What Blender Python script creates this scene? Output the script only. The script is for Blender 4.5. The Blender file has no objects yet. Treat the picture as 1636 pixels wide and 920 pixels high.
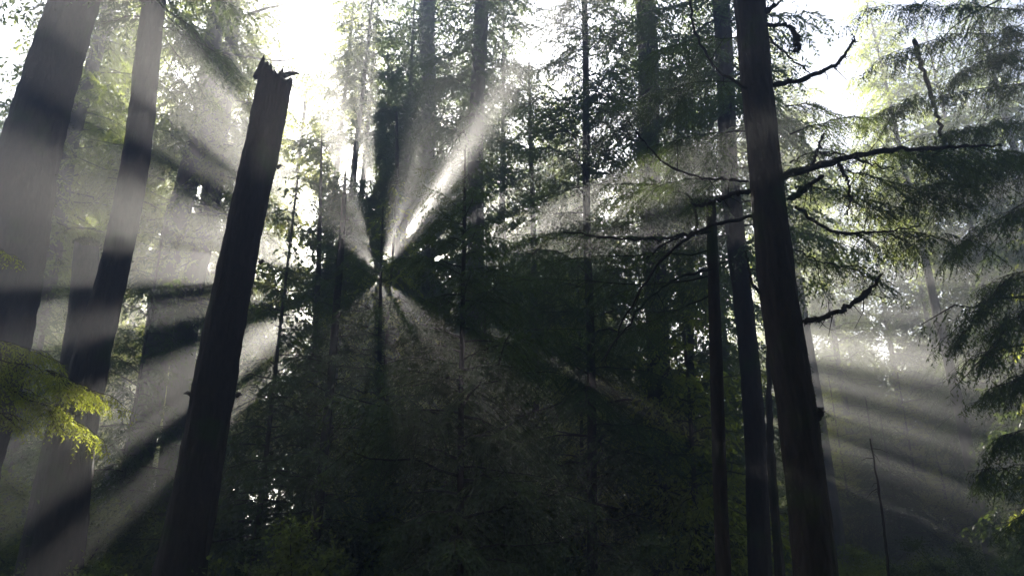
import bpy, math, random
import numpy as np
from mathutils import Vector

SEED = 11
rng = np.random.default_rng(SEED)
random.seed(SEED)
sc = bpy.context.scene
COL = sc.collection
PITCH = math.radians(20.0)
F = 1180.0            # focal length in photograph pixels (1636 wide)
CAM = np.array([0.0, 0.0, 1.7])
FW = np.array([0, math.cos(PITCH), math.sin(PITCH)])
UP = np.array([0, -math.sin(PITCH), math.cos(PITCH)])
RT = np.array([1.0, 0, 0])
SUN_PX = (606, 441)

def pdir(u, v):
    return RT * ((u - 818) / F) + UP * ((460 - v) / F) + FW
def at(u, v, Y):
    d = pdir(u, v)
    return CAM + d * (Y / d[1])
def project(P):
    d = np.asarray(P) - CAM
    w = d @ FW
    return 818 + F * (d @ RT) / w, 460 - F * (d @ UP) / w
def pxsize(P):                       # metres per photograph pixel at P
    return float((np.asarray(P) - CAM) @ FW) / F
SUN = pdir(*SUN_PX); SUN = SUN / np.linalg.norm(SUN)

def ground_z(x, y):
    x = np.asarray(x, float); y = np.asarray(y, float)
    r = np.clip((y - 34) / 30, 0, 1)
    rise = (r * r * (3 - 2 * r)) * 3.0 + np.clip(y - 64, 0, None) * 0.08
    return rise + 0.18 * np.sin(x * .31 + 1.3) * np.sin(y * .23) + .07 * np.sin(x * 1.1 + y * .7) - .1

# ------------------------------------------------------------------ materials
def mat(name):
    m = bpy.data.materials.new(name); m.use_nodes = True
    nt = m.node_tree; nt.nodes.clear()
    return m, nt, nt.nodes.new('ShaderNodeOutputMaterial')

def leaf_material(name, c1, c2, t1, amount=.5, scale=1.6):
    m, nt, out = mat(name)
    N = nt.nodes.new; Lk = nt.links.new
    tc = N('ShaderNodeTexCoord'); nz = N('ShaderNodeTexNoise'); nz.inputs['Scale'].default_value = scale
    nz.inputs['Detail'].default_value = 3
    Lk(tc.outputs['Object'], nz.inputs['Vector'])
    rp = N('ShaderNodeValToRGB')
    rp.color_ramp.elements[0].position = .35; rp.color_ramp.elements[1].position = .65
    rp.color_ramp.elements[0].color = (*c1, 1); rp.color_ramp.elements[1].color = (*c2, 1)
    Lk(nz.outputs['Fac'], rp.inputs['Fac'])
    df = N('ShaderNodeBsdfDiffuse'); Lk(rp.outputs['Color'], df.inputs['Color'])
    tr = N('ShaderNodeBsdfTranslucent'); tr.inputs['Color'].default_value = (*t1, 1)
    mx = N('ShaderNodeMixShader'); mx.inputs['Fac'].default_value = amount
    Lk(df.outputs[0], mx.inputs[1]); Lk(tr.outputs[0], mx.inputs[2])
    gl = N('ShaderNodeBsdfGlossy'); gl.inputs['Roughness'].default_value = .45; gl.inputs['Color'].default_value = (.6, .6, .6, 1)
    m2 = N('ShaderNodeMixShader'); m2.inputs['Fac'].default_value = .05
    Lk(mx.outputs[0], m2.inputs[1]); Lk(gl.outputs[0], m2.inputs[2])
    Lk(m2.outputs[0], out.inputs['Surface'])
    return m

def bark_material(name, dark, light, moss=None, moss_amt=.35):
    m, nt, out = mat(name)
    N = nt.nodes.new; Lk = nt.links.new
    tc = N('ShaderNodeTexCoord'); mp = N('ShaderNodeMapping'); mp.inputs['Scale'].default_value = (8, 8, 2.3)
    Lk(tc.outputs['Object'], mp.inputs['Vector'])
    nz = N('ShaderNodeTexNoise'); nz.inputs['Scale'].default_value = 2.2; nz.inputs['Detail'].default_value = 8; nz.inputs['Roughness'].default_value = .65
    Lk(mp.outputs[0], nz.inputs['Vector'])
    vo = N('ShaderNodeTexVoronoi'); vo.feature = 'DISTANCE_TO_EDGE'; vo.inputs['Scale'].default_value = 1.6
    Lk(mp.outputs[0], vo.inputs['Vector'])
    rp = N('ShaderNodeValToRGB'); rp.color_ramp.elements[0].position = .3; rp.color_ramp.elements[1].position = .7
    rp.color_ramp.elements[0].color = (*dark, 1); rp.color_ramp.elements[1].color = (*light, 1)
    Lk(nz.outputs['Fac'], rp.inputs['Fac'])
    col = rp.outputs['Color']
    if moss:
        n2 = N('ShaderNodeTexNoise'); n2.inputs['Scale'].default_value = 1.7; n2.inputs['Detail'].default_value = 6
        Lk(tc.outputs['Object'], n2.inputs['Vector'])
        r2 = N('ShaderNodeValToRGB'); r2.color_ramp.elements[0].position = .62 - moss_amt * .3; r2.color_ramp.elements[1].position = .72 - moss_amt * .2
        Lk(n2.outputs['Fac'], r2.inputs['Fac'])
        mc = N('ShaderNodeMix'); mc.data_type = 'RGBA'
        Lk(r2.outputs['Color'], mc.inputs['Factor']); Lk(col, mc.inputs[6]); mc.inputs[7].default_value = (*moss, 1)
        col = mc.outputs[2]
    pb = N('ShaderNodeBsdfPrincipled'); pb.inputs['Roughness'].default_value = .92
    pb.inputs['Specular IOR Level'].default_value = .2
    Lk(col, pb.inputs['Base Color'])
    ad = N('ShaderNodeMath'); ad.operation = 'MULTIPLY'; Lk(nz.outputs['Fac'], ad.inputs[0]); Lk(vo.outputs['Distance'], ad.inputs[1])
    bp = N('ShaderNodeBump'); bp.inputs['Strength'].default_value = .9; bp.inputs['Distance'].default_value = .05
    Lk(ad.outputs[0], bp.inputs['Height']); Lk(bp.outputs[0], pb.inputs['Normal'])
    Lk(pb.outputs[0], out.inputs['Surface'])
    return m

M_BARK = bark_material('bark_brown', (.020, .014, .011), (.058, .041, .032), (.035, .045, .012), .25)
M_BARK2 = bark_material('bark_grey', (.035, .028, .023), (.095, .075, .062), (.04, .05, .015), .35)
M_TWIG = bark_material('bark_twig', (.03, .022, .016), (.06, .045, .03), (.05, .06, .015), .3)
M_MOSS = bark_material('moss', (.03, .04, .008), (.08, .1, .02))
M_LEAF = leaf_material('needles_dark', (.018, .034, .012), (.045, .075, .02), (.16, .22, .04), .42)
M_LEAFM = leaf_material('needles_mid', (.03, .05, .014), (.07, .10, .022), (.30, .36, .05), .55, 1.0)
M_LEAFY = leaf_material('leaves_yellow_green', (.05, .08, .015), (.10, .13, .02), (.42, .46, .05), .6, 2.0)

# ------------------------------------------------------------------ mesh helpers
class Quads:
    def __init__(s): s.q = []; s.m = []
    def add(s, a, mi=0):
        a = np.asarray(a, dtype=np.float32).reshape(-1, 4, 3)
        if len(a): s.q.append(a); s.m.append(np.full(len(a), mi, np.int32))
    def blades(s, P, D, N, L, W, mi=0):
        """diamond blades: base P, direction D, facing N, length L, width W (arrays)"""
        S = np.cross(D, N); S /= np.maximum(np.linalg.norm(S, axis=-1, keepdims=True), 1e-6)
        L = L[:, None]; W = W[:, None]
        mid = P + D * L * .42
        s.add(np.stack([P, mid + S * W * .5, P + D * L, mid - S * W * .5], axis=1), mi)
    def tube(s, pts, rad, k=5, mi=1):
        pts = np.asarray(pts, float); rad = np.asarray(rad, float)
        T = np.gradient(pts, axis=0); T /= np.maximum(np.linalg.norm(T, axis=1, keepdims=True), 1e-9)
        ref = np.array([.13, .21, 1.0]) if abs(T[0][2]) < .8 else np.array([1.0, .1, .05])
        A = np.cross(T, ref); A /= np.linalg.norm(A, axis=1, keepdims=True); B = np.cross(T, A)
        an = np.linspace(0, 2 * math.pi, k + 1)
        ring = pts[:, None] + rad[:, None, None] * (np.cos(an)[None, :, None] * A[:, None] + np.sin(an)[None, :, None] * B[:, None])
        a = ring[:-1, :-1]; b = ring[:-1, 1:]; c = ring[1:, 1:]; d = ring[1:, :-1]
        s.add(np.stack([a, b, c, d], axis=2), mi)
    def all(s):
        if not s.q: return np.zeros((0, 4, 3), np.float32), np.zeros(0, np.int32)
        return np.concatenate(s.q), np.concatenate(s.m)

# openings in the canopy that let shafts of sun through: point, radius, first and last metre along the sun's direction
GAPS = []
HX = np.cross(SUN, [0, 0, 1.0]); HX /= np.linalg.norm(HX)
def gap(u, v, Y, r, t0=-5, t1=200, wide=1.0): GAPS.append((at(u, v, Y), r, t0, t1, wide))
crng = np.random.default_rng(4)

gap(558, 225, 19, .85); gap(538, 150, 20, .45); gap(592, 130, 20, .3); gap(520, 230, 20, .25)
gap(752, 224, 9, .42); gap(780, 182, 9, .2); gap(806, 146, 8.4, .2); gap(722, 190, 9, .1)
gap(637, 378, 12, .22); gap(574, 392, 11, .17); gap(646, 484, 11, .15); gap(612, 478, 11, .12); gap(592, 470, 11, .09); gap(606, 441, 11, .07)
gap(860, 352, 15, .36); gap(905, 398, 15, .3); gap(940, 330, 17, .55); gap(900, 262, 17, .35); gap(960, 425, 15, .22); gap(870, 560, 13, .25)
for v_, r_, w_ in ((345, .35, 9), (398, .4, 9), (450, .4, 9), (499, .25, 12), (562, 1.1, 4), (632, .3, 10), (680, .45, 8)): gap(1395, v_, 26, r_, wide=w_)
gap(1330, 765, 17, .3, wide=7); gap(1345, 560, 25, 1.3)
gap(455, 405, 20, .7); gap(468, 310, 21, .6); gap(400, 200, 24, .4); gap(330, 350, 27, .9); gap(240, 390, 28, 1.3); gap(445, 530, 18, .5); gap(250, 490, 24, .6)
gap(330, 120, 28, .6); gap(150, 250, 28, .75); gap(440, 60, 26, .3); gap(150, 470, 24, .5); gap(60, 300, 24, .3); gap(350, 430, 22, .4)
LAYOUT = GAPS; GAPS = []      # the clearings that decide where stems grow; the list below is cut into the crowns
gap(558, 225, 19, .85); gap(538, 150, 20, .45); gap(592, 130, 20, .3); gap(520, 230, 20, .25)
gap(692, 326, 10, .13); gap(712, 372, 10, .09); gap(846, 300, 8, .17); gap(884, 352, 8, .15); gap(662, 290, 10, .12); gap(566, 325, 11, .14)
gap(232, 620, 22, .35); gap(170, 730, 13, .3); gap(430, 600, 18, .25); gap(140, 675, 16, .16); gap(60, 760, 12, .1); gap(260, 770, 13, .2); gap(330, 760, 15, .2); gap(300, 300, 22, .4)
for k in range(7): gap(750 + 15.2 * k, 226 - 22.6 * k, 7.6, .17 - .006 * k)
for k in range(7): gap(1322 + 12 * k, 553 + 2 * k, 27 + 2.2 * k, .8)
for k in range(4): gap(742 + 11 * k, 208 - 19 * k, 7.6, .05)
for k in range(5): gap(846 + 30 * k, 370 - 9 * k, 10, .15)
for k in range(5): gap(800 + 36 * k, 322 - 22 * k, 8.6, .13)
for k in range(4): gap(925 + 34 * k, 598 + 16.5 * k, 9.5, .11)
gap(752, 224, 9, .3); gap(722, 190, 9, .1)
gap(637, 378, 12, .22); gap(574, 392, 11, .17); gap(648, 486, 11, .15); gap(612, 478, 11, .12); gap(592, 470, 11, .09); gap(606, 441, 11, .07)
gap(860, 352, 15, .36); gap(905, 398, 15, .3); gap(940, 330, 17, .55); gap(900, 262, 17, .35); gap(960, 425, 15, .22)
for v_, r_, n_ in ((345, .3, 6), (395, .3, 6), (440, .34, 6), (492, .22, 7), (548, .62, 6), (604, .24, 6), (642, .3, 6), (694, .26, 5), (748, .16, 4)):
    for k in range(n_): gap(1292 + 46 * k, v_ + 46 * k * (v_ - 441) / 686, 24, r_)
gap(455, 405, 20, .5); gap(452, 345, 20, .22); gap(448, 470, 20, .22); gap(468, 310, 21, .6); gap(400, 200, 24, .4); gap(330, 350, 27, .5); gap(340, 270, 27, .25); gap(240, 390, 28, .8); gap(205, 310, 28, .25); gap(225, 470, 28, .3); gap(445, 530, 18, .5); gap(250, 490, 24, .6)
gap(330, 120, 28, .4); gap(150, 250, 28, .5); gap(440, 60, 26, .3); gap(150, 470, 24, .5); gap(60, 300, 24, .3); gap(350, 430, 22, .6)
def carve(q, m):
    c = q.mean(axis=1)
    keep = np.ones(len(q), bool)
    if not len(q): return q, m
    mid = (c.min(0) + c.max(0)) / 2; half = np.linalg.norm(c.max(0) - c.min(0)) / 2
    for P, r, t0, t1, wide in GAPS:
        dm = mid - P; tm = dm @ SUN
        if np.linalg.norm(dm - tm * SUN) > half + r * wide or tm < t0 - half: continue
        d = c - P
        t = d @ SUN
        e = d - t[:, None] * SUN; h = e @ HX; rad = np.sqrt(np.maximum((e * e).sum(1) - h * h, 0) + (h / wide) ** 2)
        lucky = (crng.uniform(size=len(q)) < .07) & (t > 9) & (r > .6)      # stray sprigs hang across the opening
        keep &= ~((rad < r * (1 + .18 * np.sin(t * .9 + P[0]))) & (t > t0) & (t < t1) & ~lucky)
    return q[keep], m[keep]

def mesh_from_quads(name, Q, mats, origin, carved=True):
    q, m = Q.all()
    if carved and GAPS: q, m = carve(q, m)
    n = len(q)
    me = bpy.data.meshes.new(name)
    if n:
        v = (q.reshape(-1, 3) - np.asarray(origin, np.float32)).astype(np.float32)
        me.vertices.add(n * 4); me.vertices.foreach_set('co', v.ravel())
        me.loops.add(n * 4); me.loops.foreach_set('vertex_index', np.arange(n * 4, dtype=np.int32))
        me.polygons.add(n)
        me.polygons.foreach_set('loop_start', np.arange(0, n * 4, 4, dtype=np.int32))
        me.polygons.foreach_set('loop_total', np.full(n, 4, np.int32))
        me.polygons.foreach_set('material_index', m)
        me.update(calc_edges=True)
    for mm in mats: me.materials.append(mm)
    return me

def link(name, me, parent=None):
    o = bpy.data.objects.new(name, me); COL.objects.link(o)
    if parent is not None: o.parent = parent
    return o
def empty(name, loc, label, cat, group=None):
    o = bpy.data.objects.new(name, None); COL.objects.link(o)
    o.location = Vector([float(c) for c in loc]); o['label'] = label; o['category'] = cat
    o.empty_display_size = .3
    if group: o['group'] = group
    return o
def tag(o, label, cat, group=None):
    o['label'] = label; o['category'] = cat
    if group: o['group'] = group

def rough(th, z, seed, rough_amt):
    """furrowed bark: relative radius change"""
    r = np.zeros(np.broadcast(th, z).shape)
    g = np.random.default_rng(seed)
    for k, a in ((2, .5), (3, .45), (5, .35), (9, .4), (14, .45), (19, .35)):
        ph, ph2, w = g.uniform(0, 6.28), g.uniform(0, 6.28), g.uniform(.5, 2.2)
        r = r + a * np.sin(k * th + ph + 1.2 * np.sin(w * z + ph2)) * (.6 + .4 * np.sin(z * g.uniform(1, 6) + ph2))
    r = r + .35 * np.sin(z * 7.3 + 3 * np.sin(th * 2 + seed)) + .3 * np.sin(z * 17 + 4 * np.sin(th * 3 + seed))
    return r * rough_amt

def trunk_mesh(name, pts, rad, origin, m, seed, sides=40, step=.14, jag=0, rough_amt=.05, flare=.35):
    """a bark cylinder along pts with radii rad; jag = height of a splintered broken top"""
    pts = np.asarray(pts, float); rad = np.asarray(rad, float)
    seg = np.linalg.norm(np.diff(pts, axis=0), axis=1); s = np.r_[0, np.cumsum(seg)]
    n = max(6, int(s[-1] / step)); t = np.linspace(0, s[-1], n)
    C = np.stack([np.interp(t, s, pts[:, k]) for k in range(3)], 1)
    # gentle wander so that the stem is no ruler line
    R = np.interp(t, s, rad)
    C[:, 0] += R * .16 * np.sin(t * .8 + seed); C[:, 1] += R * .16 * np.sin(t * .63 + seed * 2)
    R = R * (1 + flare * np.exp(-(t) / .6))
    th = np.linspace(0, 2 * math.pi, sides, endpoint=False)
    TH, Z = np.meshgrid(th, t)
    rr = R[:, None] * (1 + rough(TH, Z, seed, rough_amt))
    V = np.stack([C[:, 0:1] + rr * np.cos(TH), C[:, 1:2] + rr * np.sin(TH), np.repeat(C[:, 2:3], sides, 1)], -1)
    if jag:
        g = np.random.default_rng(seed + 5)
        top = jag * (.55 * np.cos(th - 2.6) + .22 * np.sin(3 * th + seed) + .13 * np.sin(7 * th + 2) + .1 * g.normal(size=sides))
        w = np.clip(1 - (t[-1] - t) / max(jag * 2, .3), 0, 1)
        V[:, :, 2] += w[:, None] * top[None, :]
    V = V - np.asarray(origin)
    verts = V.reshape(-1, 3).tolist(); faces = []
    for i in range(n - 1):
        b = i * sides
        for j in range(sides):
            j2 = (j + 1) % sides
            faces.append((b + j, b + j2, b + sides + j2, b + sides + j))
    c = len(verts); tp = V[-1].mean(0); verts.append((tp - [0, 0, jag * .8 + .01]).tolist())
    b = (n - 1) * sides
    for j in range(sides): faces.append((b + j, b + (j + 1) % sides, c))
    me = bpy.data.meshes.new(name); me.from_pydata(verts, [], faces)
    for p in me.polygons: p.use_smooth = True
    me.materials.append(m)
    return me

# ------------------------------------------------------------------ branches
def unit(v): return v / np.maximum(np.linalg.norm(v, axis=-1, keepdims=True), 1e-9)

def frond(Q, path, rad0, leafL, leafW, tw_sp, side_len, hang, bl_sp=None, li=0, t0=.1, g=rng, twigmi=1, tubek=4):
    """a conifer branch: a stem along path, side twigs in two rows, each with two rows of needle blades"""
    path = np.asarray(path, float)
    seg = np.linalg.norm(np.diff(path, axis=0), axis=1); s = np.r_[0, np.cumsum(seg)]; Lt = s[-1]
    if rad0 > 0:
        Q.tube(path, rad0 * (1 - .85 * s / Lt), tubek, twigmi)
    m = max(4, int(Lt * (1 - t0) / tw_sp))
    t = np.linspace(t0, .99, m) + g.uniform(-.4, .4, m) * (1 - t0) / m
    t = np.clip(t, 0, 1)
    ss = t * Lt
    O = np.stack([np.interp(ss, s, path[:, k]) for k in range(3)], 1)
    O2 = np.stack([np.interp(np.minimum(ss + .02 * Lt, Lt), s, path[:, k]) - np.interp(np.maximum(ss - .05 * Lt, 0), s, path[:, k]) for k in range(3)], 1)
    T = unit(O2)
    S = unit(np.cross(T, np.array([0, 0, 1.0])))
    side = np.where(np.arange(m) % 2 == 0, 1.0, -1.0)[:, None]
    A = g.uniform(.75, 1.2, m)[:, None]
    D = unit(T * np.cos(A) + S * side * np.sin(A) + np.array([0, 0, 1.0]) * g.uniform(-hang - .15, .25 - hang, m)[:, None])
    env = np.minimum(1, .35 + t * 2.2) * np.clip(1.02 - t, 0, 1) ** .55 + .06
    tl = side_len * env * g.uniform(.6, 1.25, m)
    droop = hang * g.uniform(.2, .9, m) + .1
    # twig stems as two thin blades end to end
    mid = O + D * (tl * .5)[:, None] - np.array([0, 0, 1.0]) * (droop * tl * .25)[:, None]
    end = O + D * tl[:, None] - np.array([0, 0, 1.0]) * (droop * tl)[:, None]
    w = np.clip(tl * .006, .0012, .01)
    Nn = unit(g.normal(size=(m, 3)) + [0, 0, 1])
    for a, b_ in ((O, mid), (mid, end)):
        Sd = unit(np.cross(b_ - a, Nn)) * w[:, None]
        Q.add(np.stack([a - Sd, a + Sd, b_ + Sd * .6, b_ - Sd * .6], 1), twigmi)
    bl_sp = bl_sp or leafW * 1.6
    K = max(3, int(tl.max() / bl_sp))
    k = (np.arange(K) + .5) / K
    KK = np.tile(k, (m, 1)) * (tl.max() / tl)[:, None]
    ok = KK < 1.0
    KK = np.where(ok, KK, 0)
    P = O[:, None] + D[:, None] * (KK * tl[:, None])[..., None]
    P[..., 2] -= droop[:, None] * tl[:, None] * KK ** 2
    TD = D[:, None] * np.ones((1, K, 1)); TD = TD.copy(); TD[..., 2] -= 2 * droop[:, None] * KK; TD = unit(TD)
    TS = unit(np.cross(TD, np.array([0, 0, 1.0]) + .25 * g.normal(size=(m, 1, 3))))
    sd = np.where(np.arange(K) % 2 == 0, 1.0, -1.0)[None, :, None]
    B = g.uniform(.55, 1.05, (m, K, 1))
    BD = unit(TD * np.cos(B) + TS * sd * np.sin(B) + np.array([0, 0, 1.0]) * g.uniform(-.45 * hang - .2, .12, (m, K, 1)) + .08 * g.normal(size=(m, K, 3)))
    bl = leafL * g.uniform(.6, 1.25, (m, K)) * (1.1 - .6 * KK)
    bn = unit(np.array([0, 0, 1.0]) + .55 * g.normal(size=(m, K, 3)))
    sel = ok
    Q.blades(P[sel], BD[sel], bn[sel], bl[sel], leafW * g.uniform(.7, 1.3, sel.sum()), li)

def curve_path(o, az, el, L, droop, g=rng, n=7, wig=.04, lift=0):
    t = np.linspace(0, 1, n)[:, None]
    d = np.array([math.cos(az) * math.cos(el), math.sin(az) * math.cos(el), math.sin(el)])
    p = np.asarray(o) + d * L * t + np.array([0, 0, 1.0]) * (-droop * L * t ** 2 + lift * L * t ** 4)
    p[1:] += g.normal(size=(n - 1, 3)) * L * wig * t[1:]
    return p

def crown(Q, axis, z0, z1, Lmax, nb, leafL, leafW, tw_sp, hang=.5, droop=.35, taper=.8, low=.6, g=rng, skip=None, bl_sp=None,
          azbias=None, el=(-.1, .35), sub=0, rad=.012, sidef=.38, li=0):
    """axis(z) -> point on the stem; branches between heights z0 and z1"""
    for i in range(nb):
        f = (i + g.uniform(0, 1)) / nb
        z = z0 + (z1 - z0) * f
        L = Lmax * ((1 - f) ** taper * .94 + .06) * (low + (1 - low) * min(1, f * 4)) * g.uniform(.6, 1.15)
        az = i * 2.39996 + g.uniform(-.5, .5)
        if azbias is not None and g.uniform() < azbias[1]: az = azbias[0] + g.normal() * .6
        if skip is not None and skip(z, az): continue
        o = axis(z)
        p = curve_path(o, az, g.uniform(*el) + .35 * f, L, droop * g.uniform(.5, 1.4), g)
        frond(Q, p, max(.004, rad * L), leafL, leafW, tw_sp, L * sidef, hang, bl_sp, li=li, g=g)
        if sub and L > 1.0:
            for j in range(sub):
                tt = g.uniform(.25, .8); q0 = p[int(tt * 6)]
                frond(Q, curve_path(q0, az + g.choice([-1, 1]) * g.uniform(.4, .9), g.uniform(-.3, .1), L * (1 - tt) * .8, droop, g),
                      rad * L * .4, leafL, leafW, tw_sp, L * sidef * .6, hang, bl_sp, li=li, g=g)

# ------------------------------------------------------------------ trees from the photograph
def stem_nodes(nodes, Y, top_h=None, top_r=None):
    P = [at(u, v, Y) for u, v, w in nodes]
    R = [w * .5 * (.86 if w > 18 else 1) * pxsize(p) for p, (u, v, w) in zip(P, nodes)]
    order = np.argsort([p[2] for p in P]); P = [P[i] for i in order]; R = [R[i] for i in order]
    # down to the ground
    d = (P[1] - P[0]) / (P[1][2] - P[0][2])
    dd = d if abs(d[0]) < .12 else d * np.array([.5, 1, 1])
    gz = float(ground_z(P[0][0], Y)) - .15
    if P[0][2] > gz:
        b = P[0] - dd * (P[0][2] - gz)
        P.insert(0, b); R.insert(0, R[0] * 1.12)
    if top_h and P[-1][2] < top_h:
        d = (P[-1] - P[-2]) / (P[-1][2] - P[-2][2])
        P.append(P[-1] + d * (top_h - P[-1][2])); R.append(top_r if top_r is not None else R[-1] * .3)
    return np.array(P), np.array(R)

def axis_of(P):
    zs = P[:, 2]
    return lambda z: np.array([np.interp(z, zs, P[:, 0]), np.interp(z, zs, P[:, 1]), z])

def photo_tree(name, nodes, Y, label, cat='tree', top_h=None, top_r=None, m=None, seed=1, group=None, jag=0, sides=40, step=.14, rough_amt=.048, flare=.35):
    P, R = stem_nodes(nodes, Y, top_h, top_r)
    root = empty(name, P[0] + [0, 0, .15], label, cat, group)
    o = np.array(root.location)
    link('trunk', trunk_mesh('trunk', P, R, o, m or M_BARK, seed, sides, step, jag, rough_amt, flare), root)
    return root, o, P, R

def add_crown(root, o, Q, leafmat, name='crown', carved=True, twig=None):
    return link(name, mesh_from_quads(name, Q, [leafmat, twig or M_TWIG], o, carved), root)

def pxpath(pts, Y):
    return np.array([at(p[0], p[1], p[2] if len(p) > 2 else Y) for p in pts])
def smooth_path(P, n=24, wig=0, g=rng):
    P = np.asarray(P, float)
    s = np.r_[0, np.cumsum(np.linalg.norm(np.diff(P, axis=0), axis=1))]
    t = np.linspace(0, s[-1], n)
    C = np.stack([np.interp(t, s, P[:, k]) for k in range(3)], 1)
    for _ in range(3):
        C[1:-1] = (C[:-2] + 2 * C[1:-1] + C[2:]) / 4
    C[1:] += g.normal(size=(n - 1, 3)) * wig
    return C
def bough(root, o, pts, Y, w0, w1, label=None, twigs=0, knob=0, mossy=False, name='branch', seed=0):
    """a bare limb drawn through image points at depth Y, as thick (px) as the photo shows"""
    g = np.random.default_rng(seed + 77)
    P = smooth_path(pxpath(pts, Y), 26, .011, g)
    n = len(P); px = np.array([pxsize(p) for p in P])
    t = np.linspace(0, 1, n)
    R = (w0 * (1 - t) + w1 * t) * .5 * px * (1 + .22 * g.normal(size=n) * .6 + knob * np.exp(-((t - .72) / .08) ** 2))
    Q = Quads(); Q.tube(P, np.maximum(R, .002), 9, 0)
    for k in range(twigs + (5 if w0 > 3.4 and len(pts) > 3 else 0)):
        i = g.integers(4, n - 3); d = unit(g.normal(size=3) + [0, 0, -.3])
        L = g.uniform(.06, .42)
        pp = np.array([P[i], P[i] + d * L * .5 + [0, 0, -.02], P[i] + d * L + g.normal(size=3) * .03])
        Q.tube(pp, [.006, .004, .002], 4, 0)
    if mossy:
        k = 260; i = g.integers(0, n - 1, k); a = g.uniform(0, 1, (k, 1))
        B = P[i] * (1 - a) + P[i + 1] * a
        D = unit(g.normal(size=(k, 3)) + [0, 0, -.5])
        Q.blades(B + D * R[i][:, None] * .6, D, unit(g.normal(size=(k, 3))), g.uniform(.015, .05, k), g.uniform(.006, .014, k), 1)
    return link(name, mesh_from_quads(name, Q, [M_BARK, M_MOSS], o, False), root)

exec_order = []
# --- T1 the thick trunk at the left edge
g1 = np.random.default_rng(101)
t1, o, P, R = photo_tree('fir_tree', [(112, 0, 78), (52, 270, 98), (-12, 540, 108), (-70, 800, 118)], 12,
    'thickest dark trunk, cut by the left edge of the photo', top_h=27, seed=3, sides=64, step=.08)
Q = Quads(); crown(Q, axis_of(P), 13, 27, 3.8, 90, .2, .06, .13, g=g1, hang=.6, sub=1, bl_sp=.045)
add_crown(t1, o, Q, M_LEAF)
def moss_tufts(root, o, P, R, n, z0, z1, seed, L=.05):
    g = np.random.default_rng(seed); Q = Quads()
    z = g.uniform(z0, z1, n); ax = axis_of(P); C = np.array([ax(a) for a in z])
    r = np.interp(z, P[:, 2], R); th = g.uniform(0, 6.28, n)
    d = np.stack([np.cos(th), np.sin(th), g.uniform(-.8, .3, n)], 1)
    clump = (np.sin(z * 3.1 + th * 2) + np.sin(z * 7.7 - th * 3)) > -.2
    B = C + d * [1, 1, 0] * r[:, None] * 1.0
    D = unit(d + g.normal(size=(n, 3)) * .5)
    s = clump
    Q.blades(B[s], D[s], unit(g.normal(size=(n, 3)))[s], (g.uniform(.4, 1.3, n) * L)[s], (g.uniform(.2, .5, n) * L)[s], 0)
    link('moss', mesh_from_quads('moss', Q, [M_MOSS], o, False), root)
moss_tufts(t1, o, P, R, 2600, 2, 12, 5, .045)

# --- T2
t2, o, P, R = photo_tree('fir_tree', [(249, 0, 40), (216, 230, 47), (181, 450, 52), (124, 700, 72), (84, 900, 90)], 12.5,
    'tall straight dark trunk rising from the lower left corner, second from the left', top_h=26, seed=7, sides=56, step=.09)
g2 = np.random.default_rng(102)
Q = Quads(); crown(Q, axis_of(P), 12, 26, 3.4, 90, .18, .05, .12, g=g2, hang=.6, sub=1, bl_sp=.04)
for (pts) in ([(262, 60), (300, 110), (335, 165)], [(262, 95), (290, 120), (318, 190)], [(255, 130), (290, 150), (350, 165)],
              [(262, 20), (310, 60), (350, 120)], [(262, 30), (330, 90), (372, 150)]):
    frond(Q, smooth_path(pxpath([(a, b, 12.5 - .6 * i) for i, (a, b) in enumerate(pts)], 12), 8, .02, g2), .012, .12, .022, .06, .42, .7, g=g2)
add_crown(t2, o, Q, M_LEAF, carved=False)
moss_tufts(t2, o, P, R, 1800, 1, 12, 6, .035)

# --- T3 short mossy snag behind T2
t3, o, P, R = photo_tree('mossy_snag', [(139, 394, 42), (128, 500, 46), (108, 640, 52), (80, 800, 60)], 13.6,
    'short broken snag with a mossy rounded top, leaning against the second trunk', 'snag', m=M_BARK2, seed=9, jag=.12)
moss_tufts(t3, o, P, R, 900, 2, P[-1][2], 8, .05)
Q = Quads(); gg = np.random.default_rng(5); n = 700
th = gg.uniform(0, 6.28, n); rr = np.sqrt(gg.uniform(0, 1, n)) * R[-1] * 1.05
B = P[-1] + np.stack([rr * np.cos(th), rr * np.sin(th), .02 + .1 * np.cos(rr / R[-1] * 1.3)], 1)
Q.blades(B, unit(gg.normal(size=(n, 3)) + [0, 0, 1.2]), unit(gg.normal(size=(n, 3))), gg.uniform(.04, .1, n), gg.uniform(.015, .03, n))
link('moss_cap', mesh_from_quads('moss_cap', Q, [M_MOSS], o, False), t3)

# --- T4 the big broken snag
t4, o, P, R = photo_tree('broken_snag', [(436, 118, 61), (418, 230, 62), (378, 460, 68), (330, 690, 78), (277, 920, 90)], 10,
    'big black snag with a jagged broken top against the bright sky', 'snag', m=M_BARK, seed=13, jag=.27, sides=72, step=.06, rough_amt=.042)
Q = Quads()
for (a, b, h, w) in ((-.17, -.1, .34, .11), (-.1, .05, .2, .12), (.02, -.05, .1, .14), (.14, -.05, .12, .1)):
    c = P[-1] + [a, b, -.15]
    for k in range(5):
        a0, a1 = k * 1.2566, (k + 1) * 1.2566
        p0 = c + [math.cos(a0) * w, math.sin(a0) * w * .7, 0]; p1 = c + [math.cos(a1) * w, math.sin(a1) * w * .7, 0]
        tp = c + [.02, 0, h + .1]
        Q.add([[p0, p1, tp + [.012, 0, -.02], tp]], 0)
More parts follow.
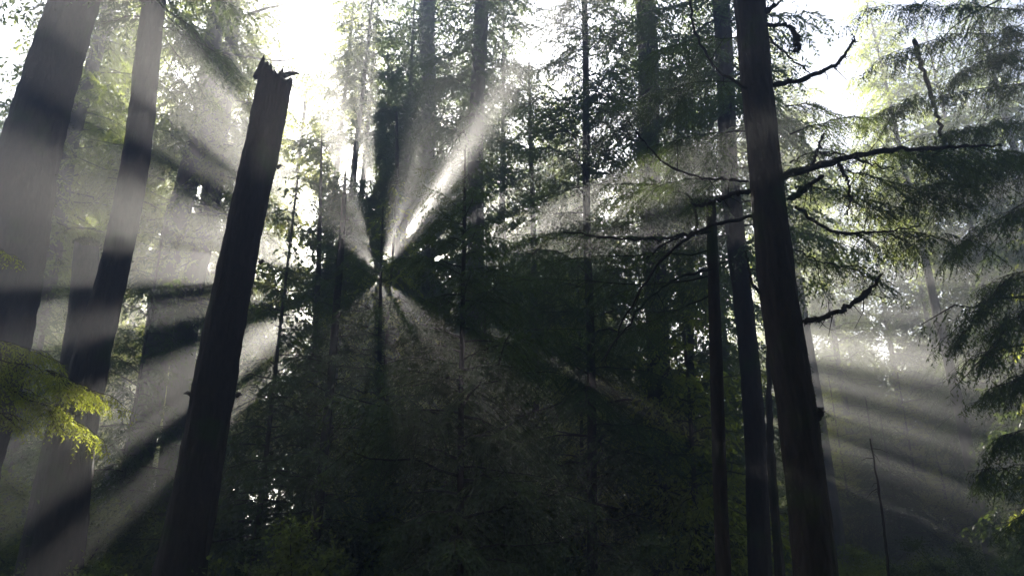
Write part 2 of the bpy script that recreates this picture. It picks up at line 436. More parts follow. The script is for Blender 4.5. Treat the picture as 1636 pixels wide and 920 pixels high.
# the torn strip that sticks out to the right of the break
pp = pxpath([(452, 122), (463, 118), (474, 117), (479, 119)], 9.9)
Q.tube(pp, [.05, .045, .022, .006], 6, 0)
link('splinters', mesh_from_quads('splinters', Q, [M_BARK], o, False), t4)
for (u, v, s) in ((384, 632, 1), (392, 268, -1), (372, 372, -1), (404, 196, -1), (449, 268, 1), (343, 470, -1), (421, 420, 1), (300, 630, -1)):
    c = at(u - 6 * s, v, 9.9); Q = Quads()
    Q.tube([c, c + [s * .05, -.03, .02], c + [s * .09, -.05, .0]], [.035, .025, .004], 6, 0)
    link('branch_stub', mesh_from_quads('branch_stub', Q, [M_BARK], o, False), t4)

# --- T5 / T6 the hazy pair in the sun shafts
for nodes, Y, lab, sd, th in (
    ([(352, 10, 26), (330, 150, 34), (308, 240, 38), (266, 450, 44), (238, 620, 50)], 21, 'left one of two pale hazy trunks standing close together in sun shafts', 15, 28),
    ([(372, 30, 22), (356, 190, 30), (334, 330, 36), (308, 450, 40), (288, 620, 44)], 22, 'right one of two pale hazy trunks standing close together in sun shafts', 17, 27),
    ([(160, 60, 22), (108, 250, 30), (76, 430, 34), (50, 560, 38)], 20, 'hazy trunk just right of the thick trunk at the left edge', 19, 26),
    ([(215, 60, 14), (182, 250, 18), (160, 380, 20), (140, 520, 22)], 24, 'slim pale trunk almost hidden behind the second dark trunk', 21, 25)):
    tr, o, P, R = photo_tree('fir_tree', nodes, Y, lab, top_h=th, seed=sd, m=M_BARK2, sides=32, step=.25)
    gg = np.random.default_rng(sd)
    Q = Quads(); crown(Q, axis_of(P), 9, th, 4.2, 130, .24, .07, .15, g=gg, hang=.7, sub=1, bl_sp=.055, sidef=.48)
    if sd > 18: crown(Q, axis_of(P), 4, 11, 2.6, 26, .2, .055, .13, g=gg, hang=.7, bl_sp=.05)
    add_crown(tr, o, Q, M_LEAFM)
    if sd == 15:
        bough(tr, o, [(356, 40), (400, 22), (440, 10), (470, 5)], 20.8, 6, 2, seed=1)
        bough(tr, o, [(356, 85), (400, 92), (440, 98), (472, 95)], 20.8, 4, 2, seed=2)

# --- centre trunks
centre = [
    ([(684, 0, 30), (684, 200, 27), (683, 430, 25), (688, 700, 28)], 27, 'straight grey blue trunk above the star of sunlight', 23, 29, 70, 4.2, 13),
    ([(768, 0, 24), (762, 200, 27), (757, 450, 31), (755, 700, 34), (753, 900, 37)], 19, 'straight trunk running down the middle of the photo into the dark', 25, 28, 60, 2.6, 11),
    ([(1030, 0, 36), (1036, 150, 38), (1046, 480, 42), (1056, 700, 44), (1062, 900, 46)], 17, 'broad shaded trunk between the dark middle firs and the slim black stem', 27, 27, 70, 3.0, 8),
    ([(1150, 0, 30), (1166, 250, 33), (1184, 460, 34), (1204, 690, 38), (1217, 900, 42)], 13.5, 'grey trunk just left of the big black right-hand trunk', 29, 26, 70, 2.6, 7),
]
for nodes, Y, lab, sd, th, nb, Lm, cz in centre:
    tr, o, P, R = photo_tree('fir_tree', nodes, Y, lab, top_h=th, seed=sd, m=M_BARK2 if sd < 27 else M_BARK, sides=40, step=.2)
    gg = np.random.default_rng(sd)
    Q = Quads(); s = min(Y, 26) / 20
    crown(Q, axis_of(P), cz, th, Lm * 1.25, int(nb * 1.6), .22 * s, .065 * s, .13 * s, g=gg, hang=.6, sub=1, bl_sp=.05 * s, sidef=.48)
    add_crown(tr, o, Q, M_LEAF)

# --- thin-stemmed trees of the middle distance with their own crowns
def young(name, nodes, Y, lab, sd, z0f, Lmax, nb, leafL, leafW, tw, th=None, top_r=.01, hang=.45, droop=.3, low=.8, lm=None, taper=.75, cat='tree', sub=1, tz=None, group=None):
    tr, o, P, R = photo_tree(name, nodes, Y, lab, cat, top_h=th, top_r=top_r, seed=sd, sides=14, step=.2, flare=.2, group=group)
    gg = np.random.default_rng(sd)
    Q = Quads(); crown(Q, axis_of(P), z0f, tz or P[-1][2], Lmax, int(nb * 1.35), leafL, leafW * 1.15, tw * .62, g=gg, hang=hang, droop=droop, low=low, taper=taper, sub=sub, bl_sp=leafW * .85, sidef=.46)
    add_crown(tr, o, Q, lm or M_LEAF)
    return tr, o, P, R
young('hemlock_tree', [(552, 275, 3), (549, 330, 8), (544, 420, 11), (530, 600, 13), (516, 730, 15)], 14,
      'young hemlock with a bent thin stem left of the star of sunlight', 31, 1.2, 1.9, 46, .11, .024, .1, taper=.6)
young('hemlock_tree', [(743, 232, 2), (742, 330, 5), (740, 450, 7), (738, 600, 9), (736, 800, 11)], 10.5,
      'pointed young hemlock with tiers of level branches in the centre of the photo', 33, 1.0, 2.6, 60, .1, .024, .07, taper=.62, hang=.5, droop=.2)
young('hemlock_tree', [(934, 0, 9), (936, 200, 11), (938, 330, 12), (943, 540, 13), (946, 760, 15)], 15,
      'dark hemlock with a thin stem right of the centre', 35, 1.5, 3.0, 90, .13, .028, .13, th=19, taper=.5, low=.7)
young('hemlock_tree', [(512, 300, 5), (508, 460, 9), (496, 640, 11), (490, 760, 12)], 18,
      'slender stem left of the bent young hemlock', 37, 1.5, 1.5, 40, .13, .028, .14, th=13)
young('hemlock_tree', [(612, 330, 2), (608, 420, 4), (606, 600, 8), (604, 760, 10)], 16,
      'low hemlock directly under the star of sunlight', 39, 1.0, 2.6, 56, .13, .028, .12, taper=.55, hang=.4)
young('hemlock_tree', [(634, 180, 4), (634, 300, 7), (636, 600, 11), (636, 760, 12)], 22,
      'dense narrow hemlock left of the straight grey blue trunk', 41, 2.0, 2.0, 70, .2, .045, .2, th=16, taper=.7)
young('hemlock_tree', [(845, 100, 3), (850, 300, 8), (856, 600, 12), (858, 760, 13)], 20,
      'feathery hemlock between the middle trunk and the dark hemlock', 43, 2.0, 2.4, 70, .18, .04, .18, th=15.5, lm=M_LEAFM)
young('hemlock_tree', [(1100, 120, 3), (1100, 300, 7), (1104, 600, 11), (1106, 760, 12)], 18,
      'shaded hemlock behind the slim black stem', 45, 1.5, 2.4, 74, .16, .036, .16, th=14.5)

# --- T15 slim black stem with a broken fork
t15, o, P, R = photo_tree('slim_snag', [(1134, 322, 19), (1138, 420, 20), (1146, 600, 24), (1152, 760, 26), (1158, 910, 28)], 8.2,
    'slim black stem with a flat broken top left of the big black trunk', 'snag', seed=47, jag=.03, sides=28, step=.08)
bough(t15, o, [(1132, 326), (1120, 320), (1108, 322), (1104, 324)], 8.2, 10, 5, seed=3)
bough(t15, o, [(1108, 324), (1112, 350), (1116, 378), (1100, 372), (1060, 390), (1030, 415)], 8.2, 6, 2, seed=4)
bough(t15, o, [(1136, 370), (1090, 376), (1040, 384), (960, 380), (900, 372)], 8.1, 6, 2, seed=5)
bough(t15, o, [(1138, 430), (1090, 440), (1040, 470), (1000, 520), (960, 580)], 8.1, 5, 2, seed=6)
g15 = np.random.default_rng(471); Q = Quads()
for pts, L in (([(1130, 372), (1040, 382), (940, 376), (860, 372), (800, 382)], .55), ([(1132, 400), (1060, 410), (960, 405), (880, 420), (830, 415)], .5),
               ([(1136, 440), (1060, 460), (960, 445), (870, 450), (790, 440)], .5), ([(1120, 330), (1080, 300), (1020, 290), (960, 300)], .45),
               ([(1138, 470), (1080, 500), (1010, 520), (940, 560)], .5)):
    p = smooth_path(pxpath([(a, b, 8.2 + .25 * i) for i, (a, b) in enumerate(pts)], 8.2), 12, .015, g15)
    frond(Q, p, .014, .07, .014, .045, L, .35, g=g15)
    for j in range(5):
        k = g15.integers(2, 10); q0 = p[k]
        frond(Q, curve_path(q0, g15.choice([2.4, -2.4]) + g15.normal() * .4, -.1, .7, .3, g15), .006, .065, .013, .045, .28, .4, g=g15)
add_crown(t15, o, Q, M_LEAF, carved=False)

# --- T17 the big black trunk on the right
t17, o, P, R = photo_tree('fir_tree', [(1195, 0, 56), (1220, 230, 56), (1245, 460, 67), (1274, 660, 70), (1300, 920, 78)], 7,
    'big black trunk on the right with bare dead branches and mossy stubs', top_h=17, seed=51, sides=72, step=.05, rough_amt=.042)
moss_tufts(t17, o, P, R, 3000, .5, 7.5, 12, .028)
g17 = np.random.default_rng(52)
bough(t17, o, [(1218, 22), (1232, 12), (1246, 4)], 6.9, 10, 3, seed=7)
bough(t17, o, [(1220, 40), (1248, 40), (1266, 44), (1273, 60), (1271, 82)], 6.9, 6, 9, seed=8, mossy=True)
bough(t17, o, [(1224, 56), (1250, 82), (1275, 102), (1296, 118)], 6.9, 3.5, 2, seed=9)
bough(t17, o, [(1236, 136), (1275, 129), (1312, 116), (1340, 100), (1356, 80), (1369, 58)], 6.8, 9, 3.5, seed=10, twigs=3, mossy=True)
bough(t17, o, [(1196, 142), (1170, 132), (1140, 108), (1112, 60), (1100, 0), (1096, -60)], 6.9, 5, 2.5, seed=11)
bough(t17, o, [(1285, 515), (1320, 505), (1350, 492), (1376, 476), (1392, 462), (1408, 440)], 6.8, 9, 5, seed=12, knob=.9, twigs=5, mossy=True)
bough(t17, o, [(1300, 668), (1306, 662), (1312, 656)], 6.9, 16, 8, seed=13)
bough(t17, o, [(1198, 304), (1165, 312), (1135, 326), (1108, 330)], 6.9, 9, 4, seed=14)
bough(t17, o, [(1196, 290), (1160, 286), (1110, 284), (1060, 262), (1020, 215), (985, 175)], 7.0, 4, 2, seed=15)
bough(t17, o, [(1208, 345), (1150, 356), (1100, 375), (1050, 420), (1000, 500), (965, 580)], 7.1, 6, 2, seed=16)
bough(t17, o, [(1215, 470), (1200, 450), (1192, 400)], 6.9, 5, 2, seed=17)
bough(t17, o, [(1248, 284), (1290, 272), (1330, 258), (1380, 246), (1440, 238), (1520, 236), (1600, 232)], 6.9, 12, 3, seed=18, twigs=6, mossy=True)
bough(t17, o, [(1298, 270), (1302, 246), (1312, 226), (1316, 214)], 6.9, 6, 3, seed=19)
bough(t17, o, [(1310, 244), (1350, 246), (1390, 262), (1430, 270)], 6.9, 4, 2, seed=20)
bough(t17, o, [(1262, 320), (1282, 305), (1300, 290), (1316, 280)], 6.9, 11, 5, seed=21)
bough(t17, o, [(1270, 330), (1310, 362), (1340, 374), (1400, 372), (1470, 362)], 7.0, 6, 2, seed=22)
bough(t17, o, [(1340, 262), (1352, 285), (1360, 310), (1354, 345)], 6.8, 6, 2, seed=23)
Q = Quads(); crown(Q, axis_of(P), 8.5, 17, 2.2, 40, .09, .02, .1, g=g17, hang=.6, sub=1)
def sprays(Q, pts, Y, g, L, n, subL, hang=.7, leafL=.06, leafW=.0115, dy=.12, rad=.010, azs=(-1.2, 1.2), sp=.04):
    p = smooth_path(pxpath([(a, b, Y + dy * i) for i, (a, b) in enumerate(pts)], Y), 16, .01, g)
    frond(Q, p, rad, leafL, leafW, sp * .85, L, hang, leafW * 1.15, g=g)
    d = p[-1] - p[0]; base = math.atan2(d[1], d[0])
    for j in range(n):
        k = g.integers(2, 14)
        frond(Q, curve_path(p[k], base + g.uniform(*azs), g.uniform(-.35, .1), subL * g.uniform(.6, 1.2), .45, g), .005, leafL, leafW, sp * .85, subL * .5, hang, leafW * 1.15, g=g)
for pts, L, n, sl in (([(1330, 258), (1400, 244), (1480, 238), (1560, 236), (1640, 240)], .45, 16, .8),
                      ([(1262, 215), (1310, 195), (1370, 185), (1440, 190)], .3, 7, .5),
                      ([(1256, 170), (1290, 165), (1330, 180), (1350, 190)], .25, 5, .35),
                      ([(1340, 270), (1400, 285), (1460, 300), (1520, 330)], .4, 10, .6),
                      ([(1290, 350), (1350, 375), (1420, 368), (1500, 372), (1540, 385)], .35, 14, .55),
                      ([(1270, 300), (1320, 300), (1380, 320), (1430, 345)], .35, 10, .5),
                      ([(1262, 260), (1300, 240), (1340, 228)], .3, 6, .4),
                      ([(1270, 400), (1320, 420), (1370, 430), (1400, 445)], .3, 8, .4)):
    sprays(Q, pts, 7, g17, L, n, sl, hang=.55)
for pts, L, n, sl in (([(1190, 290), (1110, 284), (1040, 300), (960, 320)], .4, 8, .6),
                      ([(1180, 130), (1110, 130), (1040, 150), (980, 175)], .4, 10, .6),
                      ([(1190, 60), (1120, 60), (1050, 80)], .4, 8, .6),
                      ([(1190, 210), (1120, 215), (1050, 230), (990, 260)], .4, 8, .6)):
    sprays(Q, pts, 7.3, g17, L, n, sl, hang=.55, dy=.5)
add_crown(t17, o, Q, M_LEAF, carved=False)

# --- the cedar at the right edge
t20, o, P, R = photo_tree('cedar_tree', [(1668, 0, 50), (1690, 300, 56), (1720, 600, 62), (1740, 900, 68)], 8.6,
    'cedar with drooping feathery sprays coming in from the right edge', top_h=15, seed=61, m=M_BARK, sides=40)
g20 = np.random.default_rng(62); Q = Quads()
for pts, L, n, sl in (([(1660, 20), (1580, 12), (1500, 10), (1440, 8), (1380, 12)], .4, 16, .55),
                      ([(1668, 60), (1600, 50), (1530, 55), (1470, 70), (1410, 90)], .5, 14, .6),
                      ([(1670, 130), (1590, 140), (1520, 150), (1450, 160), (1395, 185)], .4, 14, .5),
                      ([(1675, 110), (1610, 90), (1560, 100), (1520, 130)], .5, 14, .6),
                      ([(1680, 250), (1600, 255), (1540, 270), (1480, 300), (1440, 320)], .5, 14, .6),
                      ([(1680, 190), (1600, 200), (1540, 205), (1500, 215)], .5, 12, .6),
                      ([(1700, 300), (1640, 330), (1580, 360), (1530, 400)], .45, 12, .5),
                      ([(1700, 400), (1650, 420), (1600, 450), (1560, 500), (1525, 560)], .45, 18, .5),
                      ([(1700, 470), (1650, 480), (1610, 520), (1580, 560), (1560, 590)], .5, 18, .5),
                      ([(1710, 560), (1660, 590), (1620, 610), (1570, 625)], .5, 16, .5),
                      ([(1720, 660), (1670, 680), (1620, 690), (1585, 700)], .45, 14, .45),
                      ([(1720, 730), (1670, 740), (1620, 745), (1545, 752)], .4, 12, .4),
                      ([(1720, 800), (1670, 810), (1620, 830)], .4, 12, .4)):
    sprays(Q, pts, 8.6, g20, L, n, sl, hang=.9, dy=-.25, leafL=.075, leafW=.014, sp=.045)
crown(Q, axis_of(P), 2.0, 15, 2.2, 60, .1, .02, .1, g=g20, hang=.9, droop=.5, taper=.3)
add_crown(t20, o, Q, M_LEAF, carved=False)

# --- a bare leader standing in front of the cedar, and a sunlit dead stem
def pole(name, pts, Y, w0, w1, lab, cat, seed, m=M_TWIG):
    g = np.random.default_rng(seed)
    P = smooth_path(pxpath(pts, Y), 26, .004, g)
    gz = float(ground_z(P[-1][0], P[-1][1]))
    if P[-1][2] > gz:
        d = (P[-1] - P[-6]); d = d / abs(d[2]); P = np.vstack([P, P[-1] + d * (P[-1][2] - gz)])
    base = P[-1].copy()
    px = np.array([pxsize(p) for p in P]); t = np.linspace(0, 1, len(P))
    Q = Quads(); Q.tube(P, (w0 * (1 - t) + w1 * t) * .5 * px * (1 + .1 * g.normal(size=len(P))), 8, 0)
    for k in range(9):
        i = g.integers(1, 20); d = unit(g.normal(size=3) * [1, 1, .5])
        Q.tube([P[i], P[i] + d * .12, P[i] + d * .22 + [0, 0, -.04]], [.006, .004, .002], 4, 0)
    ob = link(name, mesh_from_quads(name, Q, [m], base, False)); ob.location = Vector(base.tolist())
    tag(ob, lab, cat)
    return ob
bough(t20, np.array(t20.location), [(1508, 232), (1500, 196), (1486, 150), (1474, 112), (1466, 85), (1461, 62)], 8.4, 5, 8, seed=31, twigs=3, name='dead_limb')
pole('dead_sapling', [(1390, 700), (1394, 720), (1402, 770), (1411, 830), (1419, 905)], 10.0, 2.2, 4.5,
     'thin pale dead stem catching sunlight in the lower right haze', 'dead sapling', 72, M_BARK2)
pole('dead_sapling', [(1228, 560), (1230, 700), (1236, 800), (1246, 915)], 11.0, 8, 18,
     'slim brown stem close behind the left side of the big black trunk', 'dead sapling', 73, M_BARK2)

# --- young hemlock outside the left edge, its lit boughs reach into the picture
t21, o, P, R = photo_tree('hemlock_tree', [(-120, 300, 8), (-150, 600, 16), (-170, 900, 20)], 6.4,
    'hemlock boughs with bright yellow green tips reaching in at the lower left edge', seed=81, top_h=6.5, top_r=.01, sides=14, step=.2)
g21 = np.random.default_rng(82); Q = Quads()
for pts, L, n, sl in (([(-140, 560), (-60, 565), (20, 575), (90, 600), (160, 640)], .4, 18, .45),
                      ([(-150, 590), (-60, 600), (10, 620), (70, 650), (150, 690)], .4, 18, .45),
                      ([(-140, 530), (-60, 530), (0, 545), (60, 560), (110, 590)], .3, 8, .35),
                      ([(-150, 640), (-70, 640), (-10, 655), (50, 672)], .3, 8, .3),
                      ([(-130, 390), (-70, 385), (-10, 395), (40, 420)], .28, 5, .25)):
    sprays(Q, pts, 6.4, g21, L, n, sl, hang=.6, dy=.12, leafL=.055, leafW=.015, sp=.035)
add_crown(t21, o, Q, M_LEAFY, carved=False)

# ------------------------------------------------------------------ landmarks for words about place
MARKS = [(60, 'the thick trunk at the left edge'), (180, 'the second dark trunk'), (285, 'the hazy pair of trunks'), (378, 'the big broken snag'),
         (540, 'the bent young hemlock'), (684, 'the grey blue trunk'), (757, 'the middle trunk'), (940, 'the dark hemlock'),
         (1050, 'the broad shaded trunk'), (1140, 'the slim black stem'), (1250, 'the big black trunk'), (1500, 'the upright dead limb'), (1640, 'the right edge')]
def place_words(P):
    u, v = project(P)
    if u < 60: return 'at ' + 'the left edge'
    for (a, A), (b, B) in zip(MARKS[:-1], MARKS[1:]):
        if a <= u < b: return ('just right of ' + A) if (u - a) < (b - u) else ('just left of ' + B)
    return 'at the right edge'

USED = set()
def uniq(base, P, extra):
    w = place_words(P)
    for e in list(extra) + [a + ' ' + b for a in ('slim', 'tall', 'leaning', 'ragged', 'sparse', 'full') for b in [x.split()[-1] for x in extra]]:
        s = f'{e} {base} {w}'.strip()
        if s not in USED and len(s.split()) <= 16 and s:
            USED.add(s); return s
    return f'{base} {w}'

# ------------------------------------------------------------------ middle and far forest
def forest_tree(x, y, H, cz, Lmax, nb, sd, lm, lab, group, rad=None, s=None, sub=1, hang=.6, carved=False, taper=.6, lean=.012, sidef=.5):
    g = np.random.default_rng(sd)
    gz = float(ground_z(x, y)) - .1
    lx, ly = g.normal() * lean, g.normal() * lean
    P = np.array([[x + lx * h, y + ly * h, gz + h] for h in (0, H * .3, H * .6, H)])
    r = rad or H * .0085
    R = np.array([r, r * .8, r * .5, .02])
    root = empty('conifer_tree', P[0], lab, 'tree', group); o = np.array(root.location)
    link('trunk', trunk_mesh('trunk', P, R, o, M_BARK2, sd, 16, .8, 0, .03), root)
    s = s or max(.12, y * .0085)
    Q = Quads(); crown(Q, axis_of(P), gz + cz, P[-1][2], Lmax, nb, s, s * .3, s * .62, g=g, hang=hang, low=.75, sub=sub, bl_sp=s * .22, taper=taper, sidef=sidef)
    add_crown(root, o, Q, lm, carved=carved)
    return root
def copy_tree(root, x, y, rot, sxy, sz, lab, group):
    r = root.copy(); COL.objects.link(r); r.location = (x, y, float(ground_z(x, y)) - .1)
    r.rotation_euler = (0, 0, rot); r.scale = (sxy, sxy, sz); r['label'] = lab; r['group'] = group
    for ch in root.children:
        c2 = ch.copy(); COL.objects.link(c2); c2.parent = r
    return r

gf = np.random.default_rng(2024)
FAR = []
def try_place(lo, hi, Y0, Y1, md, n, tries=6000, ok=None):
    got = []
    for _ in range(tries):
        if len(got) >= n: break
        Y = gf.uniform(Y0, Y1); u = gf.uniform(lo, hi)
        if ok and not ok(u, Y): continue
        p = at(u, 880, Y)
        if all((p[0] - q[0]) ** 2 + (Y - q[1]) ** 2 > md * md for q in FAR):
            FAR.append((p[0], Y)); got.append((p[0], Y, u))
    return got
def spread(places, protos, make, label, group, extras, H=None):
    for i, (x, y, u) in enumerate(places):
        lab = uniq(label, at(u, 600, y), extras)
        own = (group == G_FAR or y < 30); tp = 60 if y > 41 else (11 if group == G_Y else 60)
        cut = own and not clear_of_gaps(u, y, 2.2, tp)          # a shaft of sun passes through this crown: it gets its own mesh
        if own and not clear_of_gaps(u, y, 2.2, tp, LAYOUT):
            make(i, x, y, lab, True); continue
        k = next((j for j, q in enumerate(protos) if q is None), None)
        if k is not None:
            protos[k] = make(k, x, y, lab, cut); continue
        tw = (gf.uniform(0, 6.28), gf.uniform(.85, 1.2), gf.uniform(.85, 1.06))
        if group == G_Y and 540 < u < 960 and i % 5 < 2: continue      # thinner here: daylight shows between the stems
        if cut: make(i, x, y, lab, True)
        else: copy_tree(protos[i % len(protos)], x, y, *tw, lab, group)
def clear_of_gaps(u, Y, cr=2.2, top=60, gaps=None):
    x = at(u, 880, Y)[0]
    for P, r, t0, t1, wide in (gaps or GAPS):
        q = P + SUN * ((Y - P[1]) / SUN[1])
        if Y > P[1] - 4 and q[2] < top + r and abs(q[0] - x) < min(r * wide, 1.5 if cr < .1 else 99) + cr: return False
    return True
def stem_ok(u, Y): return clear_of_gaps(u, Y, .05, gaps=LAYOUT) or gf.uniform() < (.35 if Y > 42 else .10)
def ok_mid(u, Y): return not (gf.uniform() < .8 and (200 < u < 285 or 425 < u < 500)) and gf.uniform() < (.75 if u < 480 else 1) and not (1290 < u < 1640 and Y < 37) and stem_ok(u, Y)
def ok_young(u, Y): return not (1270 < u < 1660 and Y < 31)
def ok_far(u, Y): return not (gf.uniform() < .7 and (200 < u < 285 or 425 < u < 500)) and not (u < 480 and gf.uniform() < .4) and stem_ok(u, Y)
# middle distance
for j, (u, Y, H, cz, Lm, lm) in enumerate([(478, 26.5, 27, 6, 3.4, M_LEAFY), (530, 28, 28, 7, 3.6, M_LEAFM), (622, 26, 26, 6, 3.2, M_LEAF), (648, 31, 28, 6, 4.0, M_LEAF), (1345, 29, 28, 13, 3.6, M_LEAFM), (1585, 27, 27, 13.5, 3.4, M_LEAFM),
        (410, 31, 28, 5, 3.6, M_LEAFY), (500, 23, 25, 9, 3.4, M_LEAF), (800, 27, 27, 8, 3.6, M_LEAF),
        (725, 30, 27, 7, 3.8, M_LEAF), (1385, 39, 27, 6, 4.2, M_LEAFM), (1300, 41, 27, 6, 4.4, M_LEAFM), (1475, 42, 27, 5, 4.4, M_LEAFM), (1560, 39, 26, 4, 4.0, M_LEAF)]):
    x = at(u, 880, Y)[0]; FAR.append((x, Y))
    forest_tree(x, Y, H, cz, Lm, 125, 1700 + j, lm, uniq('conifer in the middle distance', at(u, 500, Y), ['broad backlit', 'ragged backlit', 'gappy backlit']), 'tall conifers in the middle distance', carved=True)
G_FAR = 'far conifers in the haze'
G_Y = 'young conifers of the understorey'
for i, (x, y, u) in enumerate(try_place(-250, 1880, 25, 40, 3.2, 26, ok=ok_mid)):
    lab = uniq('conifer in the middle distance', at(u, 500, y), ['tall', 'another tall', 'full crowned', 'thin crowned', 'slender'])
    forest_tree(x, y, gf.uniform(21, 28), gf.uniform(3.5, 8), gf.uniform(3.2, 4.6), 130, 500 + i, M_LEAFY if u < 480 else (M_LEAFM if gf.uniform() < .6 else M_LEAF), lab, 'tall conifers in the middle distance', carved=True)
FARP = [None] * 5
spread(try_place(-300, 1930, 42, 78, 3.6, 60, ok=ok_far), FARP,
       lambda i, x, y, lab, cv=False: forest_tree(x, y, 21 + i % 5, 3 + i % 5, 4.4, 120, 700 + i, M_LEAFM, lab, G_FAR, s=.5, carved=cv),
       'far conifer fading into the haze', G_FAR, ['pale', 'another pale', 'tall pale', 'dim', 'remote', 'ghostly'])
YP = [None] * 5
spread(try_place(-200, 1850, 15, 40, 1.9, 60, ok=ok_young), YP,
       lambda i, x, y, lab, cv=False: forest_tree(x, y, 6.5 + i % 5, .3, 2.5, 90, 900 + i, M_LEAF if i % 2 else M_LEAFY, lab, G_Y, rad=.07, s=.2, carved=cv),
       'young conifer', G_Y, ['bushy', 'low bushy', 'dense', 'shaded', 'small', 'dark', 'wide'])

# shrubs
def shrub(x, y, H, W, sd, lm, lab, group='leafy shrubs of the undergrowth', ls=None):
    g = np.random.default_rng(sd); gz = float(ground_z(x, y)) - .05
    base = np.array([x, y, gz]); root = empty('shrub', base, lab, 'shrub', group)
    Q = Quads(); ls = ls or max(.05, y * .0065)
    St = Quads()
    for k in range(int(9 + 4 * W)):
        az = g.uniform(0, 6.28); el = g.uniform(.7, 1.35); L = H * g.uniform(.6, 1.15)
        p = curve_path(base + [g.normal() * .15, g.normal() * .15, 0], az, el, L, .28, g, 9, .03)
        St.tube(p, np.linspace(.018, .004, 9), 5, 0)
        m = int(45 * L); i = g.uniform(2, 7.99, m); a = (i % 1)[:, None]; i = i.astype(int)
        B = p[i] * (1 - a) + p[i + 1] * a
        D = unit(g.normal(size=(m, 3)) * [1, 1, .4] + [0, 0, .1]); l = g.uniform(.1, .5, m) * W * .5
        for j in range(9):
            C = B + D * (l * (j + 1) / 9)[:, None] + g.normal(size=(m, 3)) * .03
            Q.blades(C, unit(D + g.normal(size=(m, 3)) * .8), unit(g.normal(size=(m, 3)) * .6 + [0, 0, 1]), g.uniform(.7, 1.4, m) * ls, g.uniform(.4, .75, m) * ls)
    link('stems', mesh_from_quads('stems', St, [M_TWIG], base, False), root)
    link('foliage', mesh_from_quads('foliage', Q, [lm, M_TWIG], base, False), root)
    return root
for i, (u, Y, h) in enumerate([(828, 22, 1.35), (436, 30, .7), (452, 37, .8), (1300, 33, .95), (1360, 36, 1.0), (1420, 32.5, .9), (1480, 36, 1.0), (1530, 33, .85), (1590, 35, 1.0), (1640, 32, 1.0), (1390, 40, 1.1), (1560, 40, 1.1), (1335, 41, 1.1)]):  # first added to block a stray sun beam, the others to fill bright gaps
    x = at(u, 880, Y)[0]
    copy_tree(YP[(i + 3) % 5], x, Y, gf.uniform(0, 6.28), 1.25, h, uniq('young conifer', at(u, 600, Y), ['screening', 'background', 'misty', 'dim', 'grey', 'faint', 'hazy', 'crowded']), G_Y)
# unseen conifers added beside and behind the viewpoint, crowns widened to block skylight
for i in range(48):
    q = (i + gf.uniform(-.3, .3)) / 47; a = math.radians(84 + 192 * q); d = gf.uniform(9, 23)
    side = abs(q - .5) > .34
    if side: d = max(d, 14)
    x, y = d * math.sin(a) * 1.1, min(d * math.cos(a), 24)
    copy_tree(FARP[i % 5], x, y, gf.uniform(0, 6.28), 1.15 if side else 1.7, gf.uniform(.85, 1.0), 'unseen tall conifer added beside or behind the viewpoint to block skylight', 'unseen conifers added around the viewpoint')
SH = []; k = 0; SP = [None] * 6
G_S = 'leafy shrubs of the undergrowth'
for _ in range(4000):
    if k >= 60: break
    Y = gf.uniform(7.0, 19); u = gf.uniform(-60, 1700); p = at(u, 900, Y)
    if any((p[0] - q[0]) ** 2 + (Y - q[1]) ** 2 < 1.2 for q in SH): continue
    SH.append((p[0], Y))
    lab = uniq('leafy shrub of the undergrowth', at(u, 850, Y), ['dark', 'tangled', 'low', 'spreading', 'thin', 'rounded', 'ragged', 'broad'])
    if k < 6: SP[k] = shrub(p[0], Y, 2.7 + .25 * (k % 3), 1.4 + .15 * k, 1200 + k, M_LEAF if k % 2 else M_LEAFM, lab, ls=.06)
    else:
        f = (1.2 + Y * .14) / 2.9 * gf.uniform(.75, 1.15) * (1.25 if u < 280 else (.85 if u < 650 else .6))
        rz = gf.uniform(0, 6.28)
        if not (Y < 11.5 and (150 < u < 460 or 1100 < u < 1420)):       # the feet of the near trunks stand clear
            copy_tree(SP[k % 6], p[0], Y, rz, f, f, lab, G_S)
    k += 1

for u, Y, f in ((418, 17, 1.25), (446, 19, 1.3)):
    p = at(u, 880, Y); copy_tree(SP[1], p[0], Y, u, f, f, uniq('leafy shrub of the undergrowth', at(u, 850, Y), ['tallest', 'upright']), G_S)

# ------------------------------------------------------------------ ground, haze, sky, light
nx, ny = 120, 110
X = np.linspace(-110, 110, nx); Yg = np.linspace(-30, 128, ny)
GX, GY = np.meshgrid(X, Yg); GZ = ground_z(GX, GY)
V = np.stack([GX, GY, GZ], -1).reshape(-1, 3)
idx = np.arange(nx * ny).reshape(ny, nx)
fc = np.stack([idx[:-1, :-1], idx[:-1, 1:], idx[1:, 1:], idx[1:, :-1]], -1).reshape(-1, 4)
me = bpy.data.meshes.new('ground'); me.from_pydata(V.tolist(), [], fc.tolist())
for p in me.polygons: p.use_smooth = True
m, nt, out = mat('forest_floor'); N = nt.nodes.new
tc = N('ShaderNodeTexCoord'); nz = N('ShaderNodeTexNoise'); nz.inputs['Scale'].default_value = .9; nz.inputs['Detail'].default_value = 9
nt.links.new(tc.outputs['Object'], nz.inputs['Vector']); rp = N('ShaderNodeValToRGB')
rp.color_ramp.elements[0].position = .38; rp.color_ramp.elements[1].position = .62
rp.color_ramp.elements[0].color = (.035, .022, .013, 1); rp.color_ramp.elements[1].color = (.04, .055, .018, 1)
nt.links.new(nz.outputs['Fac'], rp.inputs['Fac']); pb = N('ShaderNodeBsdfPrincipled'); pb.inputs['Roughness'].default_value = .95
nt.links.new(rp.outputs['Color'], pb.inputs['Base Color']); bp = N('ShaderNodeBump'); bp.inputs['Distance'].default_value = .1
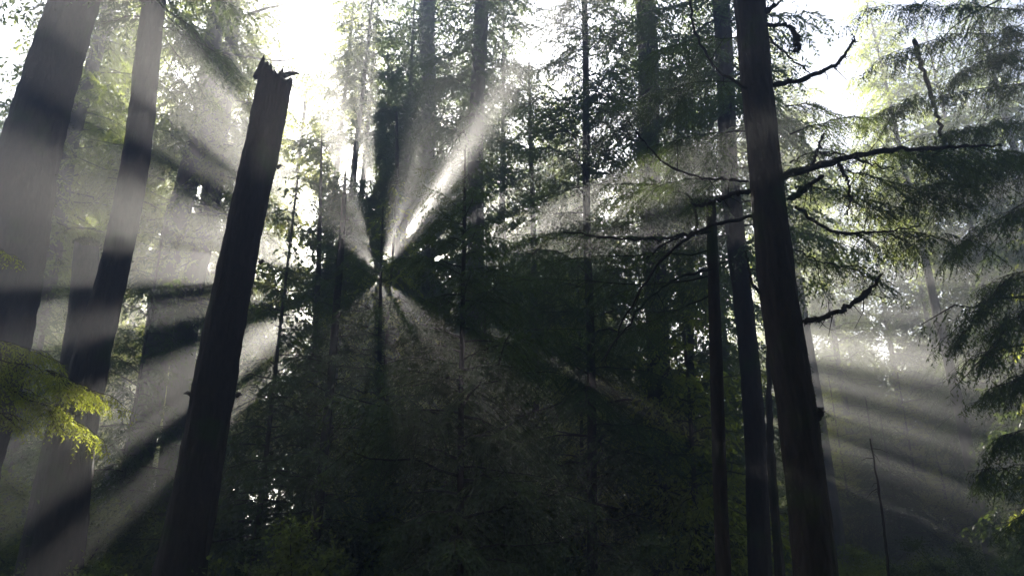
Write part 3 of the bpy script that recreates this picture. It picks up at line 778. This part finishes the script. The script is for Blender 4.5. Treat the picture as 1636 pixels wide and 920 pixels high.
nt.links.new(nz.outputs['Fac'], bp.inputs['Height']); nt.links.new(bp.outputs[0], pb.inputs['Normal']); nt.links.new(pb.outputs[0], out.inputs['Surface'])
me.materials.append(m); go = link('ground', me); go['kind'] = 'structure'; go['label'] = 'forest floor of brown litter and moss rising away'

HZ_DENS = 0.012
HZ_G = .65
import bmesh
bm = bmesh.new(); bmesh.ops.create_cube(bm, size=1)
lo = np.array([-112, -32, -1.6]); hi = np.array([112, 130, 31.5])
for v in bm.verts: v.co = Vector(((lo + hi) / 2 + np.array(v.co) * (hi - lo)).tolist())
me = bpy.data.meshes.new('haze'); bm.to_mesh(me); bm.free()
m, nt, out = mat('haze_air'); pv = nt.nodes.new('ShaderNodeVolumePrincipled')
pv.inputs['Color'].default_value = (.95, .95, .95, 1); pv.inputs['Density'].default_value = HZ_DENS; pv.inputs['Anisotropy'].default_value = HZ_G
nt.links.new(pv.outputs[0], out.inputs['Volume']); me.materials.append(m)
hz = link('haze', me); hz['kind'] = 'stuff'; hz['label'] = 'thin morning mist lit by shafts of sun'

el = math.asin(SUN[2]); azx = math.atan2(SUN[0], SUN[1])     # azimuth from +Y towards +X
w = bpy.data.worlds.new('World'); sc.world = w; w.use_nodes = True
nt = w.node_tree; bg = nt.nodes['Background']; sk = nt.nodes.new('ShaderNodeTexSky'); sk.sky_type = 'NISHITA'
sk.sun_disc = False; sk.sun_elevation = el; sk.sun_rotation = azx
sk.air_density = .55; sk.dust_density = .5
nt.links.new(sk.outputs[0], bg.inputs['Color']); bg.inputs['Strength'].default_value = .05
sl = bpy.data.lights.new('sun', 'SUN'); sl.energy = 5.0; sl.angle = math.radians(.53); sl.color = (1.0, .935, .83)
so = bpy.data.objects.new('sun', sl); COL.objects.link(so); so.location = (0, 0, 40)
so.rotation_euler = Vector((-SUN).tolist()).to_track_quat('-Z', 'Y').to_euler()

cd = bpy.data.cameras.new('camera'); co = bpy.data.objects.new('camera', cd); COL.objects.link(co); sc.camera = co
co.location = Vector(CAM.tolist()); co.rotation_euler = (math.pi / 2 + PITCH, 0, 0)
cd.sensor_width = 36; cd.lens = F / 1636 * 36; cd.clip_end = 1000; cd.clip_start = .05

vs = sc.view_settings; vs.view_transform = 'Standard'; vs.look = 'None'; vs.gamma = 1; vs.exposure = 3.05; vs.use_curve_mapping = False
c = sc.cycles
c.use_denoising = True
try: c.denoiser = 'OPENIMAGEDENOISE'
except Exception: pass
c.max_bounces = 5; c.diffuse_bounces = 2; c.glossy_bounces = 1; c.transmission_bounces = 2; c.volume_bounces = 0; c.transparent_max_bounces = 4
c.sample_clamp_indirect = 3.0
c.caustics_reflective = False; c.caustics_refractive = False
print('quads', sum(len(o.data.polygons) for o in sc.objects if o.type == 'MESH'))
